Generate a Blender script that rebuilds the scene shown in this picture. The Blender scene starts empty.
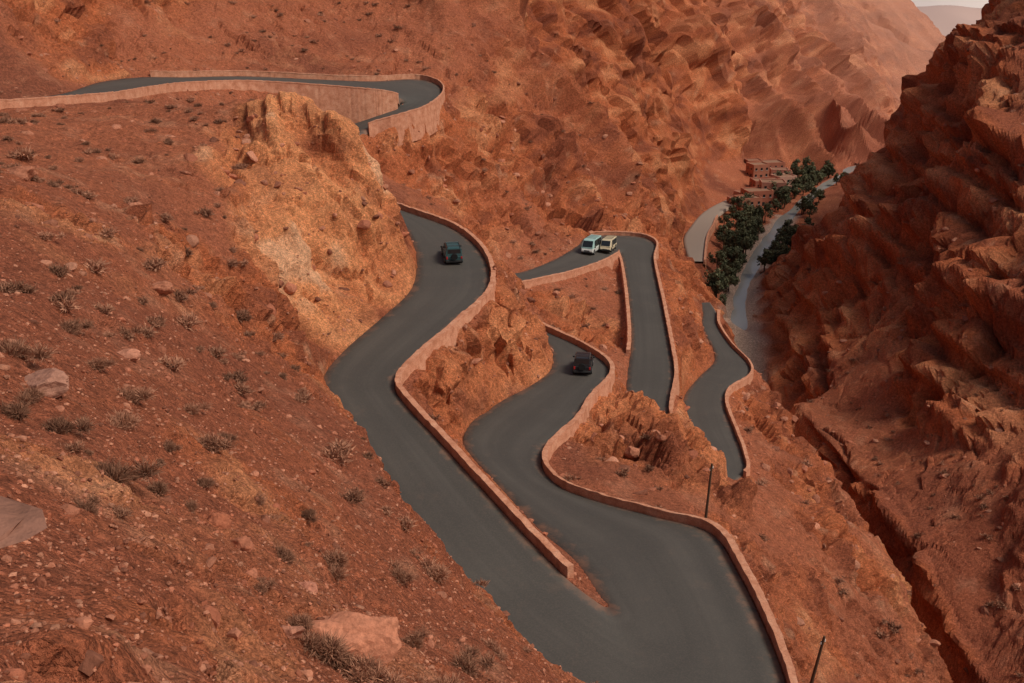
import bpy, math, random, time
import numpy as np
from mathutils import Vector, Matrix, geometry, kdtree
random.seed(7); rng=np.random.default_rng(11)
sc=bpy.context.scene
# Unprojection helpers: image pixel plus estimated depth or height gives a world position.
SP,CP=math.sin(math.radians(21)),math.cos(math.radians(21))
def D(u,v,t):
    a=(u-512)/1000;b=(341-v)/1000
    return (a*t,(CP+SP*b)*t,(-SP+CP*b)*t)
def Zp(u,v,z):
    b=(341-v)/1000
    return D(u,v,z/(-SP+CP*b))
# ---------------- road cross sections (A edge, B edge, z)
S=[(-120,112,-110,103,-13),(0,108,0,100,-14.5),(60,104,60,94,-15),(115,99,100,82,-15.5),(150,93,140,77,-16),(190,88,183,77,-16.6),
(250,86,245,76,-17.5),(320,90,315,79,-18.5),(370,94,372,81,-19.3),(392,97,415,79,-20),(400,100,438,85,-20.6),(398,104,442,96,-21.2),
(385,108,425,110,-21.8),(365,113,395,120,-22.5),(345,119,365,130,-23.5),(320,140,340,155,-25.2),(312,165,335,175,-26.5),(322,190,343,190,-27.7),
(362,212,372,200,-28.6),
(400,222,410,213,-29.2),(414,246,455,230,-29.6),(417,268,483,256,-30),(410,291,488,290,-30.5),(385,315,455,324,-31.1),(345,350,412,361,-31.7),
(324,378,394,384,-32.2),(335,408,404,404,-32.6),(360,445,437,440,-33.1),(388,495,484,492,-33.7),(425,555,531,543,-34.3),(485,615,568,580,-34.9),
(590,700,598,603,-35.3),(700,765,606,607,-35.6),(785,735,609,606,-35.7),(785,685,608,603,-35.8),(765,630,600,594,-35.9),(738,574,578,562,-36.1),
(710,533,550,538,-36.4),(655,517,528,517,-36.8),(600,502,505,492,-37.2),(560,487,483,468,-37.5),(541,466,465,445,-37.8),(547,447,470,424,-38.1),
(574,422,500,402,-38.5),(588,400,530,386,-38.8),(607,379,549,372,-39.2),(605,364,553,358,-39.6),(580,347,548,343,-40),(545,331,533,335,-40.4),
(505,312,490,322,-40.9),(490,300,468,300,-41.4),(505,289,492,276,-41.9),(530,283,521,272,-42.4),(570,274,553,260,-43),(600,264,577,246,-43.6),
(617,255,590,236,-44.2),(619,253,635,236,-44.6),(620,255,655,244,-44.8),(624,268,653,262,-45.1),(629,300,660,298,-45.6),(632,340,668,340,-46.2),
(628,372,673,375,-46.8),(628,395,668,413,-47.3),(640,425,680,440,-47.8),(660,455,698,455,-48.3),(700,487,710,463,-49.2),(742,475,713,457,-50),
(742,455,700,440,-51),(733,430,683,415,-52),(724,405,685,395,-53),(728,390,698,378,-54),(748,377,714,362,-55),(748,364,714,350,-55.6),
(730,345,706,335,-56.3),(717,325,702,322,-57.3),(716,312,703,312,-58.3),(710,302,698,303,-59.5)]
V=[(690,262,703,262,-72),(684,240,706,238,-75),(690,228,712,226,-76.5),(703,213,717,216,-78),(722,202,731,206,-79),(745,194,748,199,-80),(775,187,776,192,-81)]
SA=[Zp(s[0],s[1],s[4]) for s in S]; SB=[Zp(s[2],s[3],s[4]) for s in S]
VA=[Zp(s[0],s[1],s[4]) for s in V]; VB=[Zp(s[2],s[3],s[4]) for s in V]
pts=[(0,0,-1.7),(0,-12,1),(-3,2,-1.3),(-10,0,2),(-10,-12,5),(-30,-15,12),(12,-15,-6),(8,8,-11),(3,20,-18.5),(16,20,-27),(30,0,-30),(30,-30,-30),(35,40,-50),(-60,-30,30),(-60,10,24),(8,29,-31)]
L=[(0,683,9),(150,683,13),(300,683,19),(450,683,28),(520,683,35),(0,600,13),(100,600,15),(200,600,19),(300,600,26),(400,600,36),
(0,520,17),(100,520,21),(200,520,27),(300,520,36),(370,520,43),(0,440,23),(100,440,28),(200,440,36),(300,440,50),(0,370,29),(100,370,36),(200,370,47),(270,370,60),(305,370,72),
(0,300,37),(100,300,45),(200,300,60),(270,320,72),(0,230,47),(100,230,58),(180,230,72),(235,265,76),(0,170,62),(100,170,76),(180,180,84),(225,200,85),
(0,125,86),(80,125,93),(160,118,101),(300,150,97),(300,220,91.5),(300,290,87),(350,300,92),(350,230,95.5),(250,200,87),(250,150,94),(318,345,82.5),(385,270,96),(375,230,97.5),(335,170,97.5),
(-150,683,8),(-150,520,14),(-150,400,24),(-150,250,38),(-150,150,70),(-400,400,20),(-400,200,45),(-400,100,80),
(0,88,115),(0,45,119),(0,0,125),(0,-100,140),(0,-250,165),(-150,90,100),(-150,0,112),(-150,-200,135),(-400,0,105),(-500,-200,130),
(60,80,124),(60,40,131),(60,0,138),(110,60,146),(110,0,154),(200,60,160),(200,0,172),(200,-100,195),(200,-250,230),(300,66,170),(350,62,180),(350,0,195),(350,-100,215),(350,-250,260),
(400,64,184),(450,100,176),(460,60,187),(450,0,205),(450,-120,240),(440,128,157),(400,148,147),(368,160,138),(400,195,132),(450,212,138),(420,175,148),(480,230,148),(505,255,150),(480,150,168),
(500,180,166),(500,110,187),(500,40,207),(500,-60,235),(545,235,163),(560,210,175),(560,150,195),(560,80,215),(560,0,245),(560,-120,290),(560,-250,340),(600,215,184),
(480,312,98),(500,340,99),(450,362,90),(430,392,85),(500,375,96),(460,410,86),(515,330,103),
(600,430,88.5),(620,460,84),(650,490,79.5),(650,440,89.5),(605,470,80),(690,500,79),(700,480,86),(740,510,85),(760,560,75),(780,620,68),(800,683,62),(830,760,57),
(800,500,98),(850,600,88),(870,683,80),(800,560,86),(830,520,100),(780,450,116),(762,410,130),
(670,300,152),(690,340,141),(681,370,129),(675,410,118),(680,270,170),(700,303,180),(722,270,215),(730,300,222),(733,335,198),(756,352,184),(668,245,180),
(720,240,300),(742,215,330),(762,200,357),(700,190,350),(700,165,375),(662,200,290),(640,200,232),
(600,200,194),(650,120,270),(650,50,310),(650,0,340),(650,-100,390),(740,160,400),(740,100,440),(740,50,480),(740,0,520),(740,-80,580),(820,150,475),(820,110,510),(820,60,570),(820,12,640),(820,-30,690),
(880,130,560),(890,95,640),(890,60,720),(930,90,740),(905,120,640),
(1000,600,117),(1000,530,124),(1000,460,134),(1000,360,148),(1000,260,161),(1000,160,175),(1000,80,190),(1020,0,206),(900,440,155),(900,340,174),(900,240,194),(900,160,217),(908,110,245),
(820,400,176),(820,360,188),(820,300,206),(820,240,230),(835,205,248),(950,30,270),
(1150,683,98),(1150,560,106),(1150,400,122),(1150,250,140),(1150,100,158),(1150,0,175),(1150,-200,210),(1400,400,108),(1400,0,150),(1400,-200,190)]
pts+= [D(*q) for q in L]
lines=[]
lines.append([D(*q) for q in [(640,722,42),(590,685,44),(545,650,44),(500,613,44),(440,560,46),(400,485,51),(365,432,60),(338,398,70),(322,372,79)]])
lines.append([D(*q) for q in [(160,110,105),(230,98,106),(265,90,105),(300,87,103),(334,94,101),(354,122,99.5),(371,158,98.5),(389,190,98.5),(403,225,99.5),(413,260,101)]])
lines.append([D(*q) for q in [(497,262,102),(520,286,107),(536,315,109),(545,342,109)]])
lines.append([D(*q) for q in [(614,380,103),(640,394,101),(665,416,96),(690,442,93),(715,468,91),(745,480,97)]])
lines.append([D(*q) for q in [(770,375,146),(800,430,134),(830,465,128),(875,515,116),(925,600,102),(955,683,95),(985,760,88)]])
lines.append([D(*q) for q in [(785,388,176),(812,430,160),(845,468,150),(890,518,134),(942,600,118),(972,683,108),(1010,760,100)]])
lines.append([D(*q) for q in [(655,240,180),(676,246,184),(688,275,186),(697,297,184)]])
crest=[(766,335,222),(782,283,234),(798,245,244),(838,205,258),(850,172,265),(888,135,275),(893,105,285),(935,68,292),(968,43,296),(1004,2,302),(1060,-60,300),(1200,-120,300)]
lines.append([D(*q) for q in crest])
for q in crest[1:]:
    p=D(*q); k=1.2; pts.append((p[0]*k+8,p[1]*k,min(p[2]-35,-60)))
c2=[(850,4,730),(876,18,770),(902,34,800),(932,50,830),(968,68,900)]
lines.append([D(*q) for q in c2])
for q in c2:
    p=D(*q); pts.append((p[0]*1.15,p[1]*1.15,-125))
river=[(45,-30,-86),(46,20,-86),(47,60,-86),(47,77,-86),(46.5,90,-86),(46.5,104,-86),(45.5,120,-86),(44,132,-86),(43.5,147,-86),(45,163,-85),(48,185,-83),(51,205,-81),(53.5,222,-80.5),(57.5,240,-80),(72,282,-80.3),(92,327,-81),(114,370,-82),(144.7,422,-83),(200,480,-85),(300,560,-88),(420,650,-92)]
def dens(line,step):
    out=[]
    for a,b in zip(line[:-1],line[1:]):
        a=np.array(a);b=np.array(b);n=max(1,int(np.linalg.norm((b-a)[:2])/step))
        for i in range(n): out.append(tuple(a+(b-a)*i/n))
    out.append(tuple(line[-1])); return out
for off,dz in ((-1,.9),(1,.9),(0,-.6)):
    pts+=[(p[0]+off*(2.2 if p[1]<180 else 3.6 if p[1]<300 else 6),p[1],p[2]+dz) for p in dens(river,6)]
pts+=[(66,40,-62),(82,40,-40),(62,0,-62)]
pts+=[(x,y,z) for x,y,z in [(-900,-150,200),(-900,500,300),(-900,1500,350),(0,900,260),(250,1100,60),(0,1500,300),(620,900,-125),(700,1500,-140),(1200,1500,-120),(500,500,-60),(700,600,-60),(1200,500,-40),(1200,-150,60),(250,-150,40),(250,250,-20),(350,380,-50),(250,100,30),(150,-100,0),(90,-60,-40),(-300,300,180),(-200,500,200),(100,700,90),(400,1050,-150)]]
for l in lines: pts+=dens(l,2.5 if l[0][1]<300 else 15)
def cr(P,i,t):
    n=len(P);p0,p1,p2,p3=[np.array(P[min(max(k,0),n-1)]) for k in (i-1,i,i+1,i+2)]
    return .5*((2*p1)+(-p0+p2)*t+(2*p0-5*p1+4*p2-p3)*t*t+(-p0+3*p1-3*p2+p3)*t**3)
def sample(A,B,step):
    a=[];b=[];idx=[]
    for i in range(len(A)-1):
        ln=max(np.linalg.norm(np.array(A[i+1])-A[i]),np.linalg.norm(np.array(B[i+1])-B[i]))
        n=max(2,int(ln/step))
        for k in range(n):
            a.append(cr(A,i,k/n));b.append(cr(B,i,k/n));idx.append(i+k/n)
    a.append(np.array(A[-1]));b.append(np.array(B[-1]));idx.append(len(A)-1)
    return np.array(a),np.array(b),np.array(idx)
RA,RB,RI=sample(SA,SB,.9); QA,QB,QI=sample(VA,VB,3)
for a,b in ((RA,RB),(QA,QB)):
    pts+=[tuple(p) for p in a]+[tuple(p) for p in b]
P=[];seen={}
for p in pts:
    k=(round(p[0]/.25),round(p[1]/.25))
    if k in seen: continue
    seen[k]=1;P.append(p)
kr=kdtree.KDTree(len(P))
for i,p in enumerate(P): kr.insert((p[0],p[1],0),i)
kr.balance()
def shoulder(E,O,i0,i1,d,dz):
    for e,o,i in zip(E,O,RI):
        if i0<=i<=i1:
            v=(e-o)[:2];v=v/np.linalg.norm(v);q=e[:2]+v*d
            if kr.find((q[0],q[1],0))[2]>.75*d: P.append((q[0],q[1],e[2]+dz))
shoulder(RB,RA,17,30,1.3,-.5);shoulder(RA,RB,32.5,60,1.3,-.5);shoulder(RB,RA,55,63,1.2,-.5);shoulder(RA,RB,66,75,1.2,-.5)
res=geometry.delaunay_2d_cdt([Vector(p[:2]) for p in P],[],[],0,1e-4)
ov=[P[o[0]] for o in res[3]]
tris=res[2]
NR,NC=1300,980
q0,q1=math.log(7),math.log(1310)
ys=np.exp(np.linspace(q0,q1,NR))-12
ws=30+np.maximum(ys,-10)*.74
ss=np.linspace(-1,1,NC)
X=(ws[:,None]*ss[None,:]); Y=np.repeat(ys[:,None],NC,1)
Zt=np.full((NR,NC),np.nan)
def raster(tri,vals,out):
    (x0,y0),(x1,y1),(x2,y2)=[(p[0],p[1]) for p in tri]
    r0=np.searchsorted(ys,min(y0,y1,y2)); r1=np.searchsorted(ys,max(y0,y1,y2),side='right')
    if r1<=r0: return
    w=ws[r0:r1]; mn,mx=min(x0,x1,x2),max(x0,x1,x2)
    lo=min(mn/w[0],mn/w[-1]);hi=max(mx/w[0],mx/w[-1])
    c0=max(0,int((lo+1)/2*(NC-1))-1);c1=min(NC,int((hi+1)/2*(NC-1))+2)
    if c1<=c0: return
    x=X[r0:r1,c0:c1];y=Y[r0:r1,c0:c1]
    d=(y1-y2)*(x0-x2)+(x2-x1)*(y0-y2)
    if abs(d)<1e-9: return
    l0=((y1-y2)*(x-x2)+(x2-x1)*(y-y2))/d
    l1=((y2-y0)*(x-x2)+(x0-x2)*(y-y2))/d
    l2=1-l0-l1; e=-1e-6
    m=(l0>=e)&(l1>=e)&(l2>=e)
    o=out[r0:r1,c0:c1]; o[m]=(l0*vals[0]+l1*vals[1]+l2*vals[2])[m]
for f in tris:
    t=[ov[i] for i in f]; raster(t,[p[2] for p in t],Zt)
Zt[np.isnan(Zt)]=-60
RZ=np.full((NR,NC),np.nan)
for a,b in ((RA,RB),(QA,QB)):
    for i in range(len(a)-1):
        raster((a[i],b[i],a[i+1]),(a[i][2],b[i][2],a[i+1][2]),RZ)
        raster((b[i],b[i+1],a[i+1]),(b[i][2],b[i+1][2],a[i+1][2]),RZ)
road=~np.isnan(RZ)
ed=np.concatenate([RA,RB,QA,QB])
kd=kdtree.KDTree(len(ed))
for i,p in enumerate(ed): kd.insert((p[0],p[1],0),i)
kd.balance()
st=3
ri=np.arange(0,NR,st);ci=np.arange(0,NC,st)
dc=np.full((len(ri),len(ci)),60.)
for i,r in enumerate(ri):
    y=ys[r]
    if y<25 or y>420: continue
    for j,c in enumerate(ci):
        dc[i,j]=kd.find((X[r,c],y,0))[2]
tmp=np.array([np.interp(np.arange(NC),ci,dc[i]) for i in range(len(ri))])
DR=np.array([np.interp(np.arange(NR),ri,tmp[:,c]) for c in range(NC)]).T
DR[road]=0
Zb=Zt.copy()
for k in range(26):
    Zb[1:-1]=(Zb[:-2]+2*Zb[1:-1]+Zb[2:])/4
    Zb[:,1:-1]=(Zb[:,:-2]+2*Zb[:,1:-1]+Zb[:,2:])/4
def sstep(a,b,x):
    t=np.clip((x-a)/(b-a),0,1);return t*t*(3-2*t)
wr=sstep(.3,4,DR)
Zs=Zt*(1-wr)+Zb*wr
# -------- noise
prm=rng.permutation(256).astype(np.int32);prm=np.concatenate([prm,prm,prm])
gr=rng.normal(size=(256,3));gr/=np.linalg.norm(gr,axis=1)[:,None];gr=gr.astype(np.float32)
rv=rng.random((256,4)).astype(np.float32)
def pn(x,y,z):
    xi=np.floor(x).astype(np.int32);yi=np.floor(y).astype(np.int32);zi=np.floor(z).astype(np.int32)
    xf=(x-xi).astype(np.float32);yf=(y-yi).astype(np.float32);zf=(z-zi).astype(np.float32)
    xi&=255;yi&=255;zi&=255
    u=xf*xf*xf*(xf*(xf*6-15)+10);v=yf*yf*yf*(yf*(yf*6-15)+10);w=zf*zf*zf*(zf*(zf*6-15)+10)
    def c(a,b,d):
        h=prm[prm[prm[xi+a]+yi+b]+zi+d]
        g=gr[h];return g[...,0]*(xf-a)+g[...,1]*(yf-b)+g[...,2]*(zf-d)
    def lx(b,d): 
        A=c(0,b,d);return A+u*(c(1,b,d)-A)
    a=lx(0,0);a=a+v*(lx(1,0)-a);b=lx(0,1);b=b+v*(lx(1,1)-b)
    return (a+w*(b-a))*1.6
def cell(x,y,z):
    xi=np.floor(x).astype(np.int32);yi=np.floor(y).astype(np.int32);zi=np.floor(z).astype(np.int32)
    xf=(x-xi).astype(np.float32);yf=(y-yi).astype(np.float32);zf=(z-zi).astype(np.float32)
    xi&=255;yi&=255;zi&=255
    f1=np.full(x.shape,9,np.float32);f2=f1.copy();val=np.zeros(x.shape,np.float32);sl=val.copy()
    for a in (-1,0,1):
        for b in (-1,0,1):
            for d in (-1,0,1):
                h=prm[prm[prm[(xi+a)&255]+((yi+b)&255)]+((zi+d)&255)]
                r=rv[h];g=gr[h]
                dx,dy,dz=a+r[...,0]-xf,b+r[...,1]-yf,d+r[...,2]-zf
                dd=dx**2+dy**2+dz**2
                m=dd<f1
                f2=np.where(m,f1,np.minimum(f2,dd));val=np.where(m,r[...,3],val);sl=np.where(m,dx*g[...,0]+dy*g[...,1]+dz*g[...,2],sl);f1=np.where(m,dd,f1)
    return np.sqrt(f1),np.sqrt(f2),val,sl
def normals(X,Y,Z):
    P=np.stack([X,Y,Z],-1)
    du=np.gradient(P,axis=1);dv=np.gradient(P,axis=0)
    n=np.cross(du,dv);n/=np.linalg.norm(n,axis=-1)[...,None]+1e-9
    return n
N=normals(X,Y,Zs)
x,y,z=X,Y,Zs
steep=1-sstep(.58,.80,N[...,2])
far=sstep(115,175,Y)
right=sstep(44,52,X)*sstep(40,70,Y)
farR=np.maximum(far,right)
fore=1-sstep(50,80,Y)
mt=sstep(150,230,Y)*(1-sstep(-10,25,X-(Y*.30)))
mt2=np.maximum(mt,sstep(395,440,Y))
spc=.0041*(Y+12)
def res_(lam): return sstep(1.5,4,lam/spc)
wx=pn(x/30+5,y/30,z/30)*6;wy=pn(x/30,y/30+9,z/30)*6
w2=pn(x/5+5,y/5,z/5)*1.3;w3=pn(x/5+15,y/5,z/5+4)*1.3
def blobs(ls):
    m=np.zeros_like(X)
    for u,v,t,r in ls:
        p=D(u,v,t);d=np.sqrt((X-p[0])**2+(Y-p[1])**2)/r+w2*.18
        m=np.maximum(m,1-sstep(.55,1.05,d))
    return m
spur=blobs([(300,190,94,9),(350,230,96,8),(288,125,99,8),(335,290,90,8),(385,250,98,6),(325,130,99,8),(300,250,89,6)])
rib=blobs([(640,440,90,9),(620,410,96,6),(690,470,86,6),(490,310,101,9),(455,372,89,6),(515,335,104,7)])
rocky=np.maximum(np.maximum(spur,rib),blobs([(790,430,128,10),(760,400,136,7),(590,320,130,8),(560,300,135,6),(820,490,112,7),(700,330,150,9),(560,190,182,22),(420,165,148,12),(60,440,24,2.5),(240,470,35,3),(200,250,70,6),(30,190,56,5),(740,540,78,4),(850,560,98,7)]))
steep=np.maximum(steep,rocky*.95)
att=np.clip((DR-.15)/1.0,0,60)
disp=np.zeros_like(X)
rk=np.zeros_like(X)
rgt=right*(1-mt)
for lam,amp in ((46,8.0),(24,4.0),(12,2.2),(6,1.2),(3,.7),(1.5,.42),(.75,.24)):
    n=.42-np.abs(pn((x+wx)/lam+lam,(y+wy)/lam,z/(lam*1.35)))*2.1
    if lam>30: m=farR*.7*(.3+.7*steep)*sstep(10,60,DR)*(1-.5*mt)
    elif lam>20: m=farR*(.35+.65*steep)*sstep(4,30,DR)*(1-.4*mt)
    elif lam>10: m=np.maximum(farR*(.3+.5*steep),steep*.3*(1-fore))
    elif lam>5: m=(.2+.6*steep)*(1-.85*fore)
    elif lam>1: m=(.3+.7*steep)*(1-.65*fore)
    else: m=(.4+.6*steep)*(1-.6*fore)
    if lam<4: m=m*(1+.4*farR)
    m=m*(1-.5*spur)*(1-.35*rgt*(lam<20))*res_(lam)
    lim=np.minimum(1,att*.45/amp)
    disp+=amp*n*m*lim
    if lam<=12: rk+=n*.2
for lam,amp in ((22,3.6),(11,2.3),(4.2,1.1),(1.8,.5)):
    zt=z+.35*x*(1-rgt)
    f1,f2,v,sl_=cell((x+w2*lam*.12+wx*.3)/lam,(y+w3*lam*.12)/lam,zt/(lam*(1.6+1.0*rgt)))
    crack=sstep(0,.12,f2-f1)
    patch=np.clip(steep*1.15+.3*farR+pn(x/18+3,y/18,z/18)*.5,0,1.2)
    if lam>20: m=patch*sstep(230,330,Y)*mt2
    elif lam>10: m=patch*farR
    else: m=patch*(1-.6*fore)
    m=m*(1-.55*spur)*(1-.15*mt)*(1+.35*rib)*(1-.2*rgt)*res_(lam*.7)
    disp+=amp*((v-.5)*1.1+sl_*.9+(crack-1)*.45)*m*np.minimum(1,att*.35/amp)
    rk+=(v-.5)*.3
bd=pn(x/45+wx*.1,y/45,(z+.25*x+wx*.4)/3.2);bd2=pn(x/25+7,y/25,(z+.25*x+w2)/1.3)
disp+=(np.tanh(bd*7)*.7*res_(3.2)+np.tanh(bd2*7)*.3*res_(1.3))*np.clip(steep+.4*mt,0,1)*(1-fore)*np.minimum(1,att*.3)*(.5+.6*farR+.7*rgt)*(1-.5*spur)
bd3=pn(x/90+3,y/90,(z+.12*y+wx*.5)/9)
disp+=np.tanh(bd3*6)*1.5*np.maximum(rgt*steep,sstep(200,300,Y)*mt2)
fl=.4-np.abs(pn((y+wx)/9,x/30,z/60))*2.2;fl2=.4-np.abs(pn((y+w2*2)/3.2+3,x/12,z/24))*2.2
disp+=(fl*2.6+fl2*.8)*rgt*steep
qx=x*.75+z*.65;qz=z*.75-x*.65
sl=np.tanh(pn(qx/2.6,y/12,qz/11)*5)+.5*np.tanh(pn(qx/.9+4,y/6,qz/5)*5)
disp+=spur*sl*.65*np.minimum(1,att*.4)+rib*.9*np.minimum(1,att*.25)
qd=x*.9+y*.4
for la,lb,am,off in ((62,180,13,3.3),(27,80,6.5,8.3),(12,40,2.8,1.3)):
    rg=1-np.abs(pn((qd+wx*la/25+wy)/la,(y*.9-x*.4+wx)/lb,z*0+off))*3
    disp+=mt2*(rg-.35)*am*sstep(8,60,DR)*res_(la*.35)
disp*=1-.7*sstep(600,740,Y)
rivd=np.abs(X-np.interp(Y,[p[1] for p in river],[p[0] for p in river]))
disp*=sstep(2,9,rivd)*.9+.1
vill=1-sstep(25,45,np.hypot(X-92,Y-360))
disp*=1-.8*vill
ry=np.array([p[1] for p in river]);rx=np.array([p[0] for p in river])
PX=X+N[...,0]*disp;PY=Y+N[...,1]*disp;PZ=Zs+N[...,2]*disp
PZ=np.where(road,np.minimum(RZ-.3,PZ+9),PZ); PX=np.where(road,X,PX);PY=np.where(road,Y,PY)
def mesh_np(name,co,faces,mat,smooth=False,attrs=None,uv=None,cols=None):
    me=bpy.data.meshes.new(name)
    co=np.asarray(co,np.float32);faces=np.asarray(faces,np.int32)
    nf,k=faces.shape
    me.vertices.add(len(co));me.vertices.foreach_set('co',co.ravel())
    me.loops.add(nf*k);me.loops.foreach_set('vertex_index',faces.ravel())
    me.polygons.add(nf);me.polygons.foreach_set('loop_start',np.arange(0,nf*k,k,dtype=np.int32));me.polygons.foreach_set('loop_total',np.full(nf,k,np.int32))
    me.update(calc_edges=True)
    me.polygons.foreach_set('use_smooth',np.full(nf,smooth))
    if attrs:
        for kx,vv in attrs.items():
            at=me.attributes.new(kx,'FLOAT','POINT');at.data.foreach_set('value',np.asarray(vv,np.float32).ravel())
    if cols is not None:
        at=me.attributes.new('Col','FLOAT_COLOR','POINT')
        c4=np.ones((len(co),4),np.float32);c4[:,:3]=cols;at.data.foreach_set('color',c4.ravel())
    if uv is not None:
        ul=me.uv_layers.new(name='UVMap');ul.data.foreach_set('uv',np.asarray(uv,np.float32)[faces.ravel()].ravel())
    if mat: me.materials.append(mat)
    ob=bpy.data.objects.new(name,me)
    sc.collection.objects.link(ob)
    return ob
class NT:
    def __init__(s,name,rough=.95,spec=.15):
        s.m=bpy.data.materials.new(name);s.m.use_nodes=True;s.t=s.m.node_tree;s.n=s.t.nodes;s.b=s.n['Principled BSDF']
        s.b.inputs['Roughness'].default_value=rough;s.b.inputs['Specular IOR Level'].default_value=spec
        s.pos=s.n.new('ShaderNodeNewGeometry').outputs['Position']
    def l(s,a,b): s.t.links.new(a,b)
    def mapv(s,sc,src=None):
        m=s.n.new('ShaderNodeMapping');m.inputs['Scale'].default_value=sc;s.l(src or s.pos,m.inputs['Vector']);return m.outputs[0]
    def noise(s,scale,detail=4,rough=.55,src=None,dist=0):
        n=s.n.new('ShaderNodeTexNoise');n.inputs['Scale'].default_value=scale;n.inputs['Detail'].default_value=detail;n.inputs['Roughness'].default_value=rough;n.inputs['Distortion'].default_value=dist
        s.l(src or s.pos,n.inputs['Vector']);return n.outputs['Fac']
    def vor(s,scale,feat='F1',src=None,out='Distance'):
        n=s.n.new('ShaderNodeTexVoronoi');n.feature=feat;n.inputs['Scale'].default_value=scale;s.l(src or s.pos,n.inputs['Vector']);return n.outputs[out]
    def ramp(s,f,stops):
        r=s.n.new('ShaderNodeValToRGB');e=r.color_ramp.elements
        while len(e)<len(stops): e.new(.5)
        for el,(p,c) in zip(e,stops): el.position=p;el.color=(*c,1) if len(c)==3 else c
        s.l(f,r.inputs[0]);return r.outputs[0]
    def mr(s,f,a,b,c=0,d=1):
        r=s.n.new('ShaderNodeMapRange');s.l(f,r.inputs[0])
        for i,v in enumerate((a,b,c,d)): r.inputs[i+1].default_value=v
        return r.outputs[0]
    def mix(s,f,a,b,mode='MIX'):
        r=s.n.new('ShaderNodeMix');r.data_type='RGBA';r.blend_type=mode
        for v,i in ((f,0),(a,6),(b,7)):
            if isinstance(v,(int,float)): r.inputs[i].default_value=v
            elif isinstance(v,tuple): r.inputs[i].default_value=(*v,1)
            else: s.l(v,r.inputs[i])
        return r.outputs[2]
    def math(s,op,a,b=0):
        r=s.n.new('ShaderNodeMath');r.operation=op
        for v,i in ((a,0),(b,1)):
            if isinstance(v,(int,float)): r.inputs[i].default_value=v
            else: s.l(v,r.inputs[i])
        return r.outputs[0]
    def attr(s,nm,o='Fac'):
        a=s.n.new('ShaderNodeAttribute');a.attribute_name=nm;return a.outputs[o]
    def bump(s,h,st,dist,prev=None):
        b=s.n.new('ShaderNodeBump');b.inputs['Strength'].default_value=st;b.inputs['Distance'].default_value=dist;s.l(h,b.inputs['Height'])
        if prev: s.l(prev,b.inputs['Normal'])
        return b.outputs[0]
    def out(s,c=None,n=None):
        if c is not None:
            if isinstance(c,tuple): s.b.inputs['Base Color'].default_value=(*c,1)
            else: s.l(c,s.b.inputs['Base Color'])
        if n is not None: s.l(n,s.b.inputs['Normal'])
        return s.m
g=NT('red_rock_ground')
base=g.attr('Col','Color')
vn=g.n.new('ShaderNodeTexVoronoi');vn.inputs['Scale'].default_value=13;g.l(g.pos,vn.inputs['Vector'])
sep=g.n.new('ShaderNodeSeparateColor');g.l(vn.outputs['Color'],sep.inputs[0])
fn=g.noise(2.4,6,.75)
k=g.math('MULTIPLY',g.mr(sep.outputs[0],0,1,.66,1.28),g.mr(fn,.3,.7,.52,1.48))
cmb=g.n.new('ShaderNodeCombineColor')
for i in range(3): g.l(k,cmb.inputs[i])
col=g.mix(1.0,base,cmb.outputs[0],'MULTIPLY')
h=g.math('ADD',g.math('MULTIPLY',fn,1.4),g.math('MULTIPLY',vn.outputs['Distance'],-.3))
MG=g.out(col,g.bump(h,1.0,.30))
r_=NT('loose_stone');rn=r_.noise(7,4,.65)
MS=r_.out(r_.mix(1.0,r_.attr('Col','Color'),r_.ramp(rn,[(.3,(.65,.65,.65)),(.7,(1.2,1.2,1.2))]),'MULTIPLY'),r_.bump(rn,.7,.05))
s_=NT('dry_shrub',.9,.1);MSH=s_.out(s_.attr('Col','Color'))
def asph(name,dust):
    a=NT(name,.70,.3)
    uvn=a.n.new('ShaderNodeUVMap').outputs[0]
    st=a.noise(1,4,.6,src=a.mapv((.7,.012,1),uvn))
    pt=a.noise(.13,4,.6)
    c=a.ramp(st,[(.35,(.064,.059,.052)),(.5,(.073,.067,.059)),(.66,(.088,.080,.070))])
    c=a.mix(a.mr(pt,.42,.6,0,.5),c,(.055,.051,.046))
    c=a.mix(a.mr(a.noise(9,4,.75),.45,.75,0,.4),c,(.15,.122,.098))
    c=a.mix(a.mr(a.noise(.45,5,.75),.58,.78,0,.25),c,(.18,.12,.088))
    edge=a.attr('edge')
    en=a.math('ADD',edge,a.mr(a.noise(.7,5,.7),.3,.7,-.2,.2))
    c=a.mix(a.mr(en,.84,1.12,0,.8),c,(.27,.14,.09))
    if dust: c=a.mix(.75,c,(.38,.30,.24))
    return a.out(c,a.bump(a.noise(18,3),.3,.02))
MA=asph('asphalt',0);MA2=asph('dusty_asphalt',1)
w=NT('stone_wall',.95,.1)
wc=w.ramp(w.noise(1.3,5,.6),[(.3,(.42,.175,.10)),(.5,(.56,.255,.155)),(.7,(.64,.34,.22))])
vb=w.vor(3.2,feat='DISTANCE_TO_EDGE',src=w.mapv((1,1,1.6)))
wc=w.mix(w.mr(vb,0,.06,.45,0),wc,(.23,.10,.062))
MW=w.out(wc,w.bump(vb,.5,.05))
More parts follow.
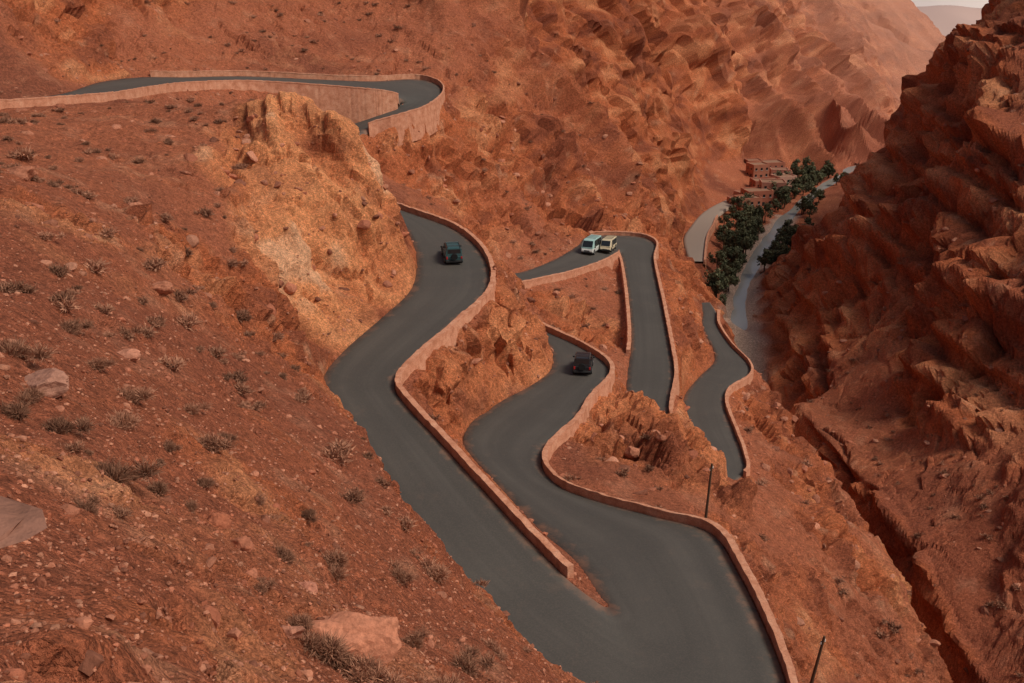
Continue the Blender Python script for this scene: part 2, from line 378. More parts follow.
# ------------- terrain colours
def lerp(a,b,t): return a+(b-a)*t[...,None]
nA=pn(x/28,y/28,z/28)+.5*pn(x/9,y/9,z/9);nB=pn(x/3.5,y/3.5,z/3.5)+.6*pn(x/1.2,y/1.2,z/1.2);nC=pn(x/14+3,y/14,z/7)+.6*pn(x/4+3,y/4,z/2)
C=np.zeros((NR,NC,3));C[:]=(.43,.139,.070)
C=lerp(C,np.array((.30,.098,.054)),sstep(0,.7,nA));C=lerp(C,np.array((.51,.21,.12)),sstep(.1,.8,nB)*.6)
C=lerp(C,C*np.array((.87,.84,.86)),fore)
R=np.zeros((NR,NC,3));R[:]=(.51,.152,.062)
R=lerp(R,np.array((.29,.087,.045)),sstep(-.1,.6,-nC+.2*nB)*.9);R=lerp(R,np.array((.66,.265,.122)),sstep(.1,.7,nC+bd*.5));R=lerp(R,np.array((.67,.36,.21)),sstep(.45,.9,nB+rk*.5)*.45)
rockA=np.clip(steep*1.1*(1-.4*fore)+.15*farR+nB*.25+rk*.4,0,1)
C=lerp(C,R,rockA)
C=lerp(C,np.array((.82,.345,.15)),np.clip(spur*(.7+.4*nC+.3*sl),0,.92))
C=lerp(C,np.array((.82,.50,.31)),np.clip(spur*sstep(.3,.9,nC+sl*.3),0,.6))
C=lerp(C,np.array((.72,.275,.12)),np.clip(rib*(.35+.5*nC),0,.8))
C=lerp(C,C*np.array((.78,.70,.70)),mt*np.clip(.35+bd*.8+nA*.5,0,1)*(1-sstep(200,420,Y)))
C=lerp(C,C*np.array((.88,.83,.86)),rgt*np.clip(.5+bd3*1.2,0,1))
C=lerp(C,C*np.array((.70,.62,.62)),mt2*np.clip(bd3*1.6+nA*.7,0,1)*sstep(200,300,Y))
C=lerp(C,np.array((.50,.38,.30)),(1-sstep(3,5.5,rivd+w2))*(Y>185)*(Y<330)*.8)
C=lerp(C,np.array((.50,.265,.185)),sstep(330,900,Y)*.6)  # distance haze painted into the terrain colour, growing with Y
ii=np.arange(NR*NC).reshape(NR,NC)
F=np.stack([ii[:-1,:-1],ii[:-1,1:],ii[1:,1:],ii[1:,:-1]],-1).reshape(-1,4)
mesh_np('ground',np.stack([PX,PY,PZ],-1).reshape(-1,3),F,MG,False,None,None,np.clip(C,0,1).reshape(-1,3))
def gz(px,py):
    r=int(np.clip(np.searchsorted(ys,py),0,NR-1));c=int(np.clip((px/ws[r]+1)/2*(NC-1)+.5,0,NC-1));return float(PZ[r,c])
def hit(u,v):
    t=6.
    while t<500:
        p=D(u,v,t)
        if gz(p[0],p[1])>p[2]: return p,t
        t*=1.006
    return p,t
# ------------- roads
def ribbon(name,A,B,lift,mat,nx=9):
    n=len(A);cen=(A+B)/2
    s=np.concatenate([[0],np.cumsum(np.linalg.norm(np.diff(cen,axis=0),axis=1))])
    rows=[];uv=[];ed=[]
    o=(B-A);wd=np.linalg.norm(o,axis=1)[:,None];o=o/wd
    ts=np.linspace(0,1,nx)
    for k in range(-1,nx+1):
        if k==-1: p=A-o*.35;p=p.copy();p[:,2]-=.6;t=-.1
        elif k==nx: p=B+o*.35;p=p.copy();p[:,2]-=.6;t=1.1
        else: t=ts[k];p=A+(B-A)*t;p=p.copy();p[:,2]+=lift+.05*(1-(2*t-1)**2)
        rows.append(p);uv.append(np.stack([np.full(n,t*7.),s],-1));ed.append(np.full(n,abs(2*t-1)))
    m=nx+2
    co=np.stack(rows,1).reshape(-1,3);uv=np.stack(uv,1).reshape(-1,2);ed=np.stack(ed,1).reshape(-1)
    I=np.arange(n*m).reshape(n,m)
    F=np.stack([I[:-1,:-1],I[:-1,1:],I[1:,1:],I[1:,:-1]],-1).reshape(-1,4)
    return mesh_np(name,co,F,mat,True,{'edge':ed},uv)
ribbon('road',RA,RB,.04,MA);ribbon('village_road',QA,QB,.25,MA2)
def wall(E,O,I,i0,i1,h=.75,dep=1.5,th=.42,off=.15):
    m=(I>=i0)&(I<=i1);e=E[m];o=(E-O)[m];o[:,2]=0;o/=np.linalg.norm(o,axis=1)[:,None]+1e-9
    for _ in range(3): o[1:-1]=(o[:-2]+o[1:-1]*2+o[2:])/4
    o/=np.linalg.norm(o,axis=1)[:,None]
    n=len(e);k=np.arange(0,n-1,.5);kk=k.astype(int);f=(k-kk)[:,None]
    e=e[kk]*(1-f)+e[np.minimum(kk+1,n-1)]*f;o=o[kk]*(1-f)+o[np.minimum(kk+1,n-1)]*f
    n=len(e);nz=rng.normal(size=n);jz=(nz*.025)
    jx=(rng.normal(size=n)*.02)[:,None]
    def pt(s,z): 
        p=e+o*(off+s)+o*jx;p=p.copy();p[:,2]+=z+(jz if z>0 else 0);return p
    R=[pt(0,-.5),pt(0,h-.12),pt(-.04,h-.12),pt(-.03,h),pt(th+.03,h),pt(th+.04,h-.12),pt(th,h-.12),pt(th+.12,-.5),pt(th+.15+.08*dep,-dep)]
    co=np.stack(R,1);m=len(R);I2=np.arange(n*m).reshape(n,m)
    F=np.stack([I2[:-1,:-1],I2[:-1,1:],I2[1:,1:],I2[1:,:-1]],-1).reshape(-1,4)
    caps=[[r+c for c in q] for r in (0,(n-1)*m) for q in ((0,1,6,7),(2,3,4,5))]
    F=np.concatenate([F,np.array(caps)])
    return mesh_np('stone_wall',co.reshape(-1,3),F,MW,False)
wall(RA,RB,RI,0,9.9,.95,5.5)
wall(RB,RA,RI,4.2,14,.9,3.6)
wall(RB,RA,RI,17,30,.7,1.6)
wall(RA,RB,RI,32.5,60.5,.7,1.9)
wall(RB,RA,RI,55,63,.65,1.6)
wall(RA,RB,RI,66,75,.65,1.8)
wall(QB,QA,QI,0,3,.8,1.5)
# ------------- river
wn=NT('river_water',.15,.5);MWt=wn.out((.30,.28,.25),wn.bump(wn.noise(1.2,4),.3,.1))
r=np.array(dens(river,5));r[:,2]+=.15
off=np.where(r[:,1]<180,1.2,2.1)+np.sin(r[:,1]*.2)*.5
A=r.copy();B=r.copy();A[:,0]-=off;B[:,0]+=off
I=np.arange(len(r)*2).reshape(-1,2);co=np.stack([A,B],1).reshape(-1,3)
mesh_np('river',co,np.stack([I[:-1,0],I[:-1,1],I[1:,1],I[1:,0]],-1),MWt)
# ------------- scattered: shrubs, stones
dX=np.gradient(X,axis=1);dY=np.gradient(Y,axis=0);area=dX*dY
leftslope=(Y<110)&(X<np.interp(Y,[0,37,50,60,75,90,105],[3,4,-3,-8,-14,-13,-10]))
ok=(DR>1.2)&(Y>5)&(Y<330)&(rivd>3)
def pick(dens_,n):
    w_=(area*dens_).ravel();w_=w_/w_.sum();return rng.choice(w_.size,size=n,p=w_)
def template_shrub(nb,wd,seed):
    q=np.random.default_rng(seed)
    nl=9;lob=q.normal(size=(nl,3))*np.array((.36,.36,.16));lob[:,2]=np.abs(lob[:,2])+.05
    d=q.normal(size=(nb,3));d[:,2]=np.abs(d[:,2])*.9+.05;d/=np.linalg.norm(d,axis=1)[:,None]
    rr=.32+.28*q.random(nb)
    o=lob[q.integers(nl,size=nb)]
    s0=q.random(nb)
    b0=o*.8+d*(s0*.75)[:,None]*rr[:,None];b1=b0+d*(rr*.45)[:,None]+q.normal(size=(nb,3))*.10
    s=np.cross(d,q.normal(size=(nb,3)));s/=np.linalg.norm(s,axis=1)[:,None];s*=wd
    co=np.stack([b0-s,b0+s,b1],1).reshape(-1,3);co[:,2]-=.08
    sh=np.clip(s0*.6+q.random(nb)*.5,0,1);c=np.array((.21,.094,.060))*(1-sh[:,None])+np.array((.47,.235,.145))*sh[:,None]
    return co,np.arange(nb*3).reshape(-1,3),np.repeat(c,3,0)
def ico(sub,seed,jag):
    import bmesh
    bm=bmesh.new();bmesh.ops.create_icosphere(bm,subdivisions=sub,radius=1)
    co=np.array([v.co[:] for v in bm.verts]);f=np.array([[v.index for v in q.verts] for q in bm.faces]);bm.free()
    q=np.random.default_rng(seed)
    for _ in range(7):
        n=q.normal(size=3);n/=np.linalg.norm(n);h=.5+.3*q.random();dd=co@n;co-=np.maximum(dd-h,0)[:,None]*n
    co*=1+q.normal(size=(len(co),1))*jag;co*=np.array((1,.75+.3*q.random(),.5+.25*q.random()))
    return co,f,np.ones((len(co),3))
def scatter(name,idx,sizes,temps,mat,tilt,colf,sink=0,P0=None):
    CO=[];FF=[];CC=[];o=0
    px=PX.ravel();py=PY.ravel();pz=PZ.ravel()
    for n_,(i,s) in enumerate(zip(idx,sizes)):
        co,f,c=temps[rng.integers(len(temps))]
        a_=rng.random()*6.283;ca,sa=math.cos(a_),math.sin(a_)
        M=np.array([[ca,-sa,0],[sa,ca,0],[0,0,1]])
        if tilt:
            b_=rng.normal()*.5;M=M@np.array([[1,0,0],[0,math.cos(b_),-math.sin(b_)],[0,math.sin(b_),math.cos(b_)]])
        if P0 is not None: p=np.array(P0[n_])
        else: p=np.array([px[i]+rng.normal()*.04,py[i]+rng.normal()*.04,pz[i]+sink*s])
        CO.append((co*s)@M.T+p);FF.append(f+o);CC.append(c*colf());o+=len(co)
    return mesh_np(name,np.concatenate(CO),np.concatenate(FF),mat,False,None,None,np.clip(np.concatenate(CC),0,1))
clump=np.clip(.35+pn(x/7+50,y/7,z*0)*1.4,0.03,1.5)
flatk=sstep(.45,.75,N[...,2])*(1-rocky*.8)
def shcol():
    t=rng.random();return np.array((1,1,1))*(.6+.6*t)
nearw=ok&leftslope
T1=[template_shrub(3200,.017,s) for s in range(6)];T2=[template_shrub(750,.040,s) for s in range(10,16)]
keyed=[(325,640,26),(362,668,24),(345,655,20),(15,343,22),(12,408,16),(110,465,26),(157,487,15),(207,440,17),(128,392,17),(97,263,15),(70,325,13),(150,262,12),(185,318,14),(240,312,10),(120,418,18),(170,360,13),(62,300,16),(10,285,14),(20,152,13),(335,558,18),(397,572,14),(432,570,16),(465,662,18),(338,448,18),(350,495,14),(285,555,14),(256,497,12),(190,405,11),(235,375,11),(95,362,12),(215,350,10),(145,330,12),(180,292,10),(60,268,12),(205,210,9),(130,200,9),(165,215,8),(232,262,9),(275,335,8),(300,395,9),(255,405,9),(170,445,9),(60,420,18),(30,392,14),(85,505,14),(190,505,10),(310,510,9),(385,510,9),(410,640,14),(490,645,12),(440,683,18),(300,620,13),(260,585,10),(240,165,7),(185,250,9),(105,230,10),(45,235,10),(140,160,7),(75,190,9),(205,480,9),(380,480,8),(225,435,9),(140,300,9),(110,155,7),(20,120,8),(150,130,6),(220,120,6)]
kp=[];ks=[]
for u,v,r in keyed:
    p,t=hit(u,v+r*.5);kp.append(p);ks.append(r*t/1000*1.4)
far_=[i for i in range(len(kp)) if kp[i][1]>38];nr_=[i for i in range(len(kp)) if kp[i][1]<=38]
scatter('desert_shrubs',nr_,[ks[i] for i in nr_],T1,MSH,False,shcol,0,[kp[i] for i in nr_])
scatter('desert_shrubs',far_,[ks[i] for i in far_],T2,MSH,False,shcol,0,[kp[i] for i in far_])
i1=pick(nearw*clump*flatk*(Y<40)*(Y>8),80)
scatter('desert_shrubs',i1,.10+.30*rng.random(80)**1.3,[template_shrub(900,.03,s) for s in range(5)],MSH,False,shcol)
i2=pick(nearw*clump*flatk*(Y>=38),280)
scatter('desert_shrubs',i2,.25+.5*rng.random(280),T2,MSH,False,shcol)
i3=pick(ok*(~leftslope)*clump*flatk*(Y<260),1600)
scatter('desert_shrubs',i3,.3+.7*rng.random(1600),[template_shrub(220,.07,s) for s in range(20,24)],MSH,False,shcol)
def stcol():
    t=rng.random();q=np.array((.40,.135,.075))*(1-t)+np.array((.54,.25,.155))*t
    if rng.random()<.15:q=np.array((.26,.10,.06))
    return q*(.7+.45*rng.random())
near=np.exp(-Y/13)
tI=[ico(1,s,.10) for s in range(8)];tJ=[ico(2,s,.05) for s in range(20,28)]
i4=pick(nearw*near*(Y>6),36000)
scatter('scree_stones',i4,.012+.075*rng.random(36000)**4+.0013*Y.ravel()[i4],tI,MS,True,stcol)
i5=pick(ok*leftslope*np.exp(-Y/45),2400)
scatter('scree_stones',i5,.05+.24*rng.random(2400)**3,tJ,MS,True,stcol,-.2)
i6=pick(ok*(Y<230)*(Y>40)*(.3+rocky),4200)
scatter('scree_stones',i6,.12+.75*rng.random(4200)**4,tJ,MS,True,stcol,-.2)
i7=pick((DR>.3)*(DR<2.5)*(Y<180)*(Y>30)*1.,3200)
scatter('scree_stones',i7,.05+.3*rng.random(3200)**4,tI,MS,True,stcol)
def boulder(u,v,s,seed,c):
    co,f,_=ico(4,seed,.008);p,t=hit(u,v)
    co/=np.abs(co).max(0)
    n=pn(co[:,0]*1.6+seed,co[:,1]*1.6,co[:,2]*1.6)*.22+pn(co[:,0]*5+seed,co[:,1]*5,co[:,2]*5)*.06
    s=np.array(s)*t/1000
    co=co*(1+n[:,None])*s
    o=mesh_np('boulder',co,f,MS,False,None,None,np.tile(np.array(c),(len(co),1)))
    o.location=(p[0],p[1],p[2]+s[2]*.1);o.rotation_euler=(.1,-.1,.15*(seed%3-1))
for b in [(350,640,(50,32,26),3,(.54,.22,.13)),(38,388,(33,22,15),4,(.40,.20,.14)),(128,358,(15,10,8),5,(.5,.22,.14)),(215,525,(16,14,13),6,(.38,.13,.07)),(240,548,(14,12,9),7,(.38,.14,.08)),(160,625,(13,9,6),8,(.48,.20,.13)),(305,590,(12,10,8),9,(.48,.2,.13)),(160,290,(14,10,8),10,(.42,.17,.10)),(292,632,(14,10,8),12,(.45,.2,.13)),(18,175,(18,12,10),11,(.42,.17,.10))]: boulder(*b)
co,f,_=ico(4,77,.006);co/=np.abs(co).max(0);n=pn(co[:,0]*2,co[:,1]*2,co[:,2]*2)*.12+pn(co[:,0]*7,co[:,1]*7,co[:,2]*7)*.05
co=co*(1+n[:,None])*np.array((1.05,.5,.085));o=mesh_np('rock_ledge',co,f,MS,False,None,None,np.tile(np.array((.27,.13,.09)),(len(co),1)))
o.location=(-2.31,2.2,-1.44);o.rotation_euler=(.1,.08,0)
# ------------- vehicles
def simple(name,col,rough=.4,spec=.5,metal=0):
    m=NT(name,rough,spec);m.b.inputs['Metallic'].default_value=metal
    return m.out(m.mix(m.mr(m.noise(3,3),.3,.7,0,.25),col,tuple(v*.7+.03 for v in col)))
Mgl=simple('window_glass',(.015,.018,.02),.08,.6);Mty=simple('tyre_rubber',(.02,.02,.02),.9,.1);Mhub=simple('wheel_metal',(.35,.35,.35),.4,.5,.6)
Mbl=simple('black_trim',(.03,.03,.03),.6,.3);Mred=simple('tail_light',(.5,.02,.02),.3);Mwh=simple('head_light',(.8,.78,.7),.2);Mpl=simple('number_plate',(.7,.7,.65),.5);Mroof=simple('mud_roof',(.3,.17,.11),.9,.1)
def loft(name,st,mat,par):
    co=[];F=[]
    for (x_,wb,wt,zb,zt) in st:
        r=.07
        co+=[(x_,-wb+r,zb),(x_,-wb,zb+r),(x_,-wt,zt-r),(x_,-wt+r,zt),(x_,wt-r,zt),(x_,wt,zt-r),(x_,wb,zb+r),(x_,wb-r,zb)]
    n=len(st)
    for i in range(n-1):
        for j in range(8):
            a_=i*8+j;b_=i*8+(j+1)%8;F.append((a_,b_,b_+8,a_+8))
    me=bpy.data.meshes.new(name);me.from_pydata(co,[],F+[tuple(range(8))[::-1],tuple(range((n-1)*8,n*8))]);me.materials.append(mat)
    o=bpy.data.objects.new(name,me);sc.collection.objects.link(o);o.parent=par
    bv=o.modifiers.new('b','BEVEL');bv.width=.03;bv.segments=2;bv.limit_method='ANGLE';return o
def quad(name,vs,mat,par):
    me=bpy.data.meshes.new(name);me.from_pydata(vs,[],[(0,1,2,3)]);me.materials.append(mat);o=bpy.data.objects.new(name,me);sc.collection.objects.link(o);o.parent=par
    s=o.modifiers.new('s','SOLIDIFY');s.thickness=.02;s.offset=0;return o
def box(name,c,s,mat,par,bev=.02):
    x_,y_,z_=[v/2 for v in s];vs=[(c[0]+i*x_,c[1]+j*y_,c[2]+k*z_) for i in (-1,1) for j in (-1,1) for k in (-1,1)]
    me=bpy.data.meshes.new(name);me.from_pydata(vs,[],[(0,1,3,2),(4,6,7,5),(0,4,5,1),(2,3,7,6),(0,2,6,4),(1,5,7,3)]);me.materials.append(mat)
    o=bpy.data.objects.new(name,me);sc.collection.objects.link(o);o.parent=par
    if bev: b=o.modifiers.new('b','BEVEL');b.width=bev;b.segments=2
    return o
def cyl(name,c,r,h,axis,mat,par,r2=None,n=20):
    r2=r if r2 is None else r2;vs=[]
    for k,rr in ((-.5,r),(.5,r2)):
        for i in range(n):
            a_=i/n*6.28318;u_,v_=rr*math.cos(a_),rr*math.sin(a_)
            vs.append((c[0]+u_,c[1]+k*h,c[2]+v_) if axis=='y' else (c[0]+u_,c[1]+v_,c[2]+k*h) if axis=='z' else (c[0]+k*h,c[1]+u_,c[2]+v_))
    F=[(i,(i+1)%n,n+(i+1)%n,n+i) for i in range(n)]+[tuple(range(n))[::-1],tuple(range(n,2*n))]
    me=bpy.data.meshes.new(name);me.from_pydata(vs,[],F);me.materials.append(mat);o=bpy.data.objects.new(name,me);sc.collection.objects.link(o)
    if par:o.parent=par
    return o
cenR=(RA+RB)/2
def vehicle(name,u,v,z,fwd,paint,Ln,W,H,van=False,roof=None,scale=1):
    p=np.array(Zp(u,v,z));d=np.linalg.norm(cenR[:,:2]-p[:2],axis=1)
    d[RI<19]=99
    i=int(d.argmin());i=min(max(i,2),len(cenR)-3);t=cenR[i+2]-cenR[i-2];t/=np.linalg.norm(t);t*=fwd
    e=bpy.data.objects.new(name,None);sc.collection.objects.link(e)
    e.location=(p[0],p[1],cenR[i][2]+.09)
    e.rotation_euler=(0,-math.asin(t[2]),math.atan2(t[1],t[0]));e.scale=(scale,)*3
    h=Ln/2;w_=W/2;zb=.32;zm=H*.55 if not van else H*.45
    if van:
        loft('body',[(-h,w_*.96,w_*.97,zb+.1,zm),(-h+.1,w_,w_,zb,zm),(h-.7,w_,w_,zb,zm),(h-.15,w_*.97,w_*.95,zb,zm-.08),(h,w_*.88,w_*.85,zb+.1,zm-.3)],paint,e)
        c=[(-h+.03,w_*.97,w_*.88,zm-.06,H),(h-1.3,w_*.97,w_*.88,zm-.06,H),(h-.85,w_*.96,w_*.86,zm-.06,H-.12),(h-.2,w_*.94,w_*.9,zm-.06,zm+.06)]
    else:
        loft('body',[(-h,w_*.93,w_*.93,zb+.12,zm-.05),(-h+.12,w_,w_*.98,zb,zm),(h-1.35,w_,w_*.97,zb,zm),(h-.5,w_,w_*.93,zb,zm-.06),(h-.12,w_*.97,w_*.88,zb,zm-.14),(h,w_*.88,w_*.8,zb+.1,zm-.3)],paint,e)
        c=[(-h+.06,w_*.95,w_*.88,zm-.06,zm+.05),(-h+.22,w_*.95,w_*.82,zm-.06,H-.03),(-h+.5,w_*.95,w_*.82,zm-.06,H),(h-2.1,w_*.95,w_*.82,zm-.06,H),(h-1.85,w_*.95,w_*.82,zm-.06,H-.05),(h-1.2,w_*.93,w_*.88,zm-.06,zm+.04)]
    loft('cabin',c,roof or paint,e)
    yb,yt=w_*.955,w_*(.84 if not van else .885)
    z0,z1=zm+.07,H-.16
    def yy(z_): 
        wb,wt=c[1][1],c[1][2];f=(z_-c[1][3])/(H-c[1][3]);return wb+(wt-wb)*f+.012
    xs=[(-h+.35,-h+1.15),(-h+1.25,-h+2.1),(-h+2.2,h-1.75)] if not van else [(-h+.2,-h+1.2),(-h+1.3,-h+2.3),(-h+2.4,-h+3.3),(-h+3.4,h-1.2)]
    for sgn in (-1,1):
        for k_,(xa,xb) in enumerate(xs):
            if xb-xa<.2: continue
            last=k_==len(xs)-1;xc=xb-(.18 if last and not van else 0);xb2=xb+(.15 if last else 0)
            quad('side_window_%d'%k_,[(xa,sgn*yy(z0),z0),(xb2,sgn*yy(z0),z0),(xc,sgn*yy(z1),z1),(xa,sgn*yy(z1),z1)],Mgl,e)
        box('mirror',(h-(1.45 if not van else .95),sgn*(w_+.1),zm+.1),(.12,.2,.16),Mbl,e)
        for xx in (-h+.85,h-.85):
            cyl('wheel_arch',(xx,sgn*(w_-.10),.42),.43,.225,'y',Mbl,e)
            cyl('tyre',(xx,sgn*(w_-.08),.36),.36,.24,'y',Mty,e);cyl('hub',(xx,sgn*(w_-.07),.36),.2,.25,'y',Mhub,e)
        box('tail_light',(-h-.005,sgn*(w_-.16),zm-.18),(.05,.16,.3),Mred,e)
        box('head_light',(h-.06,sgn*(w_-.30),zm-.34 if not van else zm-.42),(.14,.3,.17),Mwh,e)
    if van: A_,B_=(h-.2,zm+.06),(h-.85,H-.12)
    else: A_,B_=(h-1.2,zm+.04),(h-1.85,H-.05)
    def fp(t_,y_): return (A_[0]+(B_[0]-A_[0])*t_+.02,y_,A_[1]+(B_[1]-A_[1])*t_+.025)
    quad('windscreen',[fp(.1,-yb*.86),fp(.1,yb*.86),fp(.92,yt*.86),fp(.92,-yt*.86)],Mgl,e)
    rx0=-h+(.02 if van else .10)
    rx1=-h+(.02 if van else .20)
    quad('rear_window',[(rx0-.01,-yb*.8,z0+.05),(rx0-.01,yb*.8,z0+.05),(rx1-.01,yt*.85,z1+.02),(rx1-.01,-yt*.85,z1+.02)],Mgl,e)
    box('front_bumper',(h-.02,0,.45),(.2,W*.94,.2),Mbl,e);box('rear_bumper',(-h-.02,0,.45),(.2,W*.94,.2),Mbl,e)
    box('number_plate',(-h-.03,0,.72),(.03,.45,.12),Mpl,e);box('grille',(h-.01,0,zm-.36),(.06,W*.42,.18),Mbl,e)
    if not van:
        for sgn in (-1,1): box('roof_rail',((-h+h-1.6)/2-.3,sgn*w_*.72,H+.05),(1.9,.05,.05),Mbl,e)
        for xx in (-1.4,-.4): box('rack_bar',(xx,0,H+.06),(.05,W*.72,.04),Mbl,e)
        cyl('spare_wheel',(-h-.12,0,zm-.02),.33,.2,'x',Mty,e)
    else:
        for xx in (-1.6,-.6,.4): box('rack_bar',(xx,0,H+.05),(.05,W*.8,.05),Mbl,e)
    return e
vehicle('suv_car',452,259,-30,-1,simple('teal_paint',(.03,.085,.09),.3),4.4,1.85,1.8)
vehicle('suv_car',583,369,-39.3,1,simple('black_paint',(.02,.02,.022),.3),4.4,1.85,1.8)
Mvw=simple('white_paint',(.62,.64,.60),.35)
vehicle('minibus',591,253,-43.9,-1,Mvw,5.2,2.0,2.3,True,simple('aqua_paint',(.35,.55,.52),.35))
vehicle('minibus',608,251,-44.1,-1,simple('cream_paint',(.6,.5,.33),.35),4.6,1.8,1.95,True)
# ------------- poles
pw=NT('weathered_wood');Mwd=pw.out(pw.mix(pw.noise(6,4,src=pw.mapv((1,1,.1))),(.05,.03,.02),(.13,.08,.05)))
def pole(p,hh,lean):
    e=bpy.data.objects.new('utility_pole',None);sc.collection.objects.link(e);e.location=p;e.rotation_euler=(0,lean,0)
    cyl('shaft',(0,0,hh/2-.4),.11,hh+.8,'z',Mwd,e,.07);cyl('insulator',(.09,0,hh-.25),.05,.14,'z',Mpl,e,.03);cyl('insulator',(-.09,0,hh-.45),.05,.14,'z',Mpl,e,.03);box('bracket',(0,0,hh-.35),(.26,.04,.05),Mbl,e,0)
p=Zp(704,532,-36.9);q=np.array(p)+np.array((.2,.9,0));pole((q[0],q[1],gz(q[0],q[1])),5.6,.03)
p=D(804,722,57);pole((p[0],p[1],gz(p[0],p[1])),4.2,.12)
# ------------- village
def adobe(u,v,t,W,Dp,st,rot,col):
    p=D(u,v,t);zg=gz(p[0],p[1])-.5
    e=bpy.data.objects.new('adobe_house',None);sc.collection.objects.link(e);e.location=(p[0],p[1],zg);e.rotation_euler=(0,0,rot);e.scale=(.85,.85,.8)
    m=NT('adobe');mm=m.out(m.mix(m.noise(.8,5),col,tuple(k*.7 for k in col)),m.bump(m.noise(5,3),.4,.05))
    H=st*3+.6
    box('walls',(0,0,H/2),(W,Dp,H),mm,e,.05)
    box('roof',(0,0,H+.06),(W-.7,Dp-.7,.1),Mroof,e,0)
    for a_,b_,c_,d_ in ((0,-Dp/2+.15,W,.3),(0,Dp/2-.15,W,.3)): box('parapet',(a_,b_,H+.3),(c_,d_,.58),mm,e,.03)
    for a_ in (-1,1): box('parapet',(a_*(W/2-.15),0,H+.3),(.3,Dp-.62,.56),mm,e,.03)
    for s_ in range(st):
        n_=max(2,int(W/2.6))
        for k_ in range(n_):
            xx=(k_+.5)/n_*W-W/2
            if s_==0 and k_==n_//2: box('door',(xx,-Dp/2-.01,1.15),(1.1,.12,2.3),Mbl,e,0);continue
            box('window',(xx,-Dp/2-.01,s_*3+2),(.95,.1,1.15),Mgl,e,0);box('sill',(xx,-Dp/2-.08,s_*3+1.36),(1.15,.22,.1),Mpl,e,0)
        for k_ in range(2):
            for sg in (-1,1): box('window',(sg*(W/2+.01),(k_-.5)*Dp*.45,s_*3+2),(.1,.9,1.1),Mgl,e,0)
for h_ in [(747,208,338,9,7,2,.3,(.54,.22,.14)),(756,202,350,11,8,2,.2,(.50,.19,.12)),(771,200,355,10,8,3,-.1,(.58,.28,.20)),(765,192,368,12,8,2,.1,(.48,.17,.11)),(782,192,374,9,7,2,.4,(.62,.36,.27)),(744,200,356,7,6,1,.5,(.55,.25,.17)),(737,208,345,7,6,1,.2,(.52,.22,.15)),(768,177,398,12,8,2,.2,(.50,.20,.13)),(782,175,405,9,7,2,-.2,(.55,.25,.17)),(756,186,385,8,7,2,.3,(.52,.22,.14)),(778,183,390,8,6,1,-.1,(.6,.3,.22)),(752,178,400,7,6,1,.1,(.5,.2,.13))]: adobe(*h_)
def tree_t(seed,H):
    q=np.random.default_rng(seed);co=[];F=[];C_=[]
    def limb(a,b,r0,r1):
        a=np.array(a);b=np.array(b);d=b-a;d/=np.linalg.norm(d);u=np.cross(d,(.3,.9,.1));u/=np.linalg.norm(u);v=np.cross(d,u);o=len(co)
        for pp,r in ((a,r0),(b,r1)):
            for k in range(6): co.append(pp+(u*math.cos(k*1.0472)+v*math.sin(k*1.0472))*r);C_.append((.10,.07,.05))
        for k in range(6): F.append((o+k,o+(k+1)%6,o+6+(k+1)%6,o+6+k))
    limb((0,0,-.5),(.1,.1,H*.45),.22,.14);limb((.1,.1,H*.45),(0,.2,H*.85),.14,.04)
    cl=[]
    for k in range(9):
        a_=q.random()*6.28;r=H*(.12+.2*q.random());z=H*(.3+.6*q.random());e=(math.cos(a_)*r,math.sin(a_)*r,z);limb((0,.1,z*.75),e,.07,.02);cl.append((e,H*(.12+.1*q.random())))
    cl.append(((0,.1,H*.9),H*.15))
    for e,R_ in cl:
        tone=.5+1.0*q.random()
        for k in range(60):
            d=q.normal(size=3);d/=np.linalg.norm(d);c_=np.array(e)+d*R_*q.random()**.4
            u=q.normal(size=3);u/=np.linalg.norm(u);v=np.cross(u,d);v/=np.linalg.norm(v)+1e-6;s=.18+.15*q.random();o=len(co)
            co.extend([c_-u*s-v*s*.5,c_+u*s-v*s*.5,c_+u*s+v*s*.5,c_-u*s+v*s*.5]);F.append((o,o+1,o+2,o+3))
            cc=np.array((.10,.105,.055))*tone*(.7+.6*q.random());C_.extend([cc]*4)
    return np.array(co),np.array(F),np.array(C_)
tt=[tree_t(s,4.5+s*.5) for s in range(6)]
mt_=NT('foliage',.8,.2);MT=mt_.out(mt_.attr('Col','Color'))
CO=[];FF=[];CC=[];o_=0
for (u,v,t,n_,sp) in [(731,300,242,8,3),(734,284,252,12,4),(738,265,270,14,4),(742,248,288,18,5),(748,232,305,20,6),(757,216,325,18,7),(779,275,272,12,4),(784,250,288,14,5),(790,230,308,14,6),(796,212,340,14,7),(800,195,372,18,9),(815,188,385,20,9),(830,180,398,18,9),(806,178,405,14,9),(790,204,360,10,6)]:
    for k in range(n_):
        p=D(u,v,t);px_,py_=p[0]+rng.normal()*sp*.5,p[1]+rng.normal()*sp
        if abs(px_-np.interp(py_,ry,rx))<3: continue
        co,f,c=tt[rng.integers(6)];a_=rng.random()*6.28;M=np.array([[math.cos(a_),-math.sin(a_),0],[math.sin(a_),math.cos(a_),0],[0,0,1]])
        CO.append(co@M.T*(.65+.5*rng.random())+np.array((px_,py_,gz(px_,py_))));FF.append(f+o_);CC.append(c);o_+=len(co)
mesh_np('tree_grove',np.concatenate(CO),np.concatenate(FF),MT,False,None,None,np.concatenate(CC))
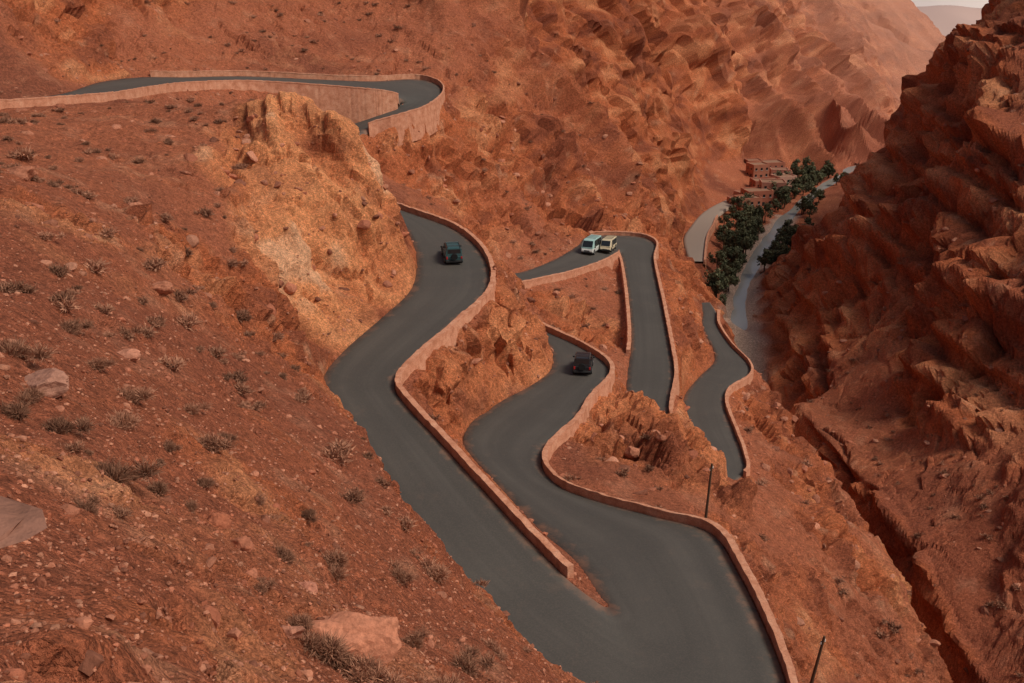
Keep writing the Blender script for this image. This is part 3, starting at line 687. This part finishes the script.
# ------------- far hills
def hill(name,yc,x0,x1,zt,col,seed,dy):
    nx,ny=160,24;xs=np.linspace(x0,x1,nx);t=np.linspace(0,1,ny)
    XX=np.repeat(xs[None],ny,0);TT=np.repeat(t[:,None],nx,1)
    h=zt(xs)[None]*np.sin(TT*np.pi/1.2).clip(0,1)
    ZZ=-170+h+pn(XX/180+seed,TT*4,XX*0+seed)*40*TT;YY=yc+TT*dy+pn(XX/400,TT*2,XX*0)*80
    I=np.arange(nx*ny).reshape(ny,nx)
    mm=NT(name+'_hazed');mc=mm.mix(mm.mr(mm.noise(.01,5),.3,.7,0,.35),col,tuple(v*.85 for v in col))
    mesh_np(name,np.stack([XX,YY,ZZ],-1).reshape(-1,3),np.stack([I[:-1,:-1],I[:-1,1:],I[1:,1:],I[1:,:-1]],-1).reshape(-1,4),mm.out(mc),True)
hill('far_hills',1700,200,2000,lambda x:85-(x-700)*.08,(.50,.36,.32),3,400)  # pale pinkish colour has the haze painted in
hill('hazy_sky_ridge',2700,0,4200,lambda x:300+x*0,(.80,.72,.68),9,900)  # added pale ridge, coloured to stand in for hazy sky
pm=NT('desert_plain');mesh_np('desert_plain',[(-12000,-3000,-172),(12000,-3000,-172),(12000,14000,-172),(-12000,14000,-172)],[(0,1,2,3)],pm.out((.5,.36,.30)))  # haze is mixed into the plain's flat colour
# ------------- camera light world
cam=bpy.data.cameras.new('camera');co_=bpy.data.objects.new('camera',cam);sc.collection.objects.link(co_)
cam.sensor_width=36;cam.lens=1000*36/1024;cam.clip_end=20000;cam.clip_start=.1
co_.rotation_euler=(math.radians(69),0,0);sc.camera=co_
wd=bpy.data.worlds.new('World');sc.world=wd;wd.use_nodes=True
nt=wd.node_tree;bg=nt.nodes['Background'];sk=nt.nodes.new('ShaderNodeTexSky');sk.sky_type='NISHITA';sk.sun_disc=False
el,az=math.radians(52),math.radians(110)
sk.sun_elevation=el;sk.sun_rotation=az;sk.dust_density=6;nt.links.new(sk.outputs[0],bg.inputs[0]);bg.inputs[1].default_value=.074
sd=bpy.data.lights.new('sun','SUN');sd.energy=2.0;sd.angle=math.radians(17);sd.color=(1,.90,.77)
so=bpy.data.objects.new('sun',sd);sc.collection.objects.link(so)
dirv=Vector((math.sin(az)*math.cos(el),math.cos(az)*math.cos(el),math.sin(el)))
so.rotation_euler=dirv.to_track_quat('Z','Y').to_euler()
sc.view_settings.view_transform='Standard';sc.view_settings.look='None';sc.view_settings.exposure=0
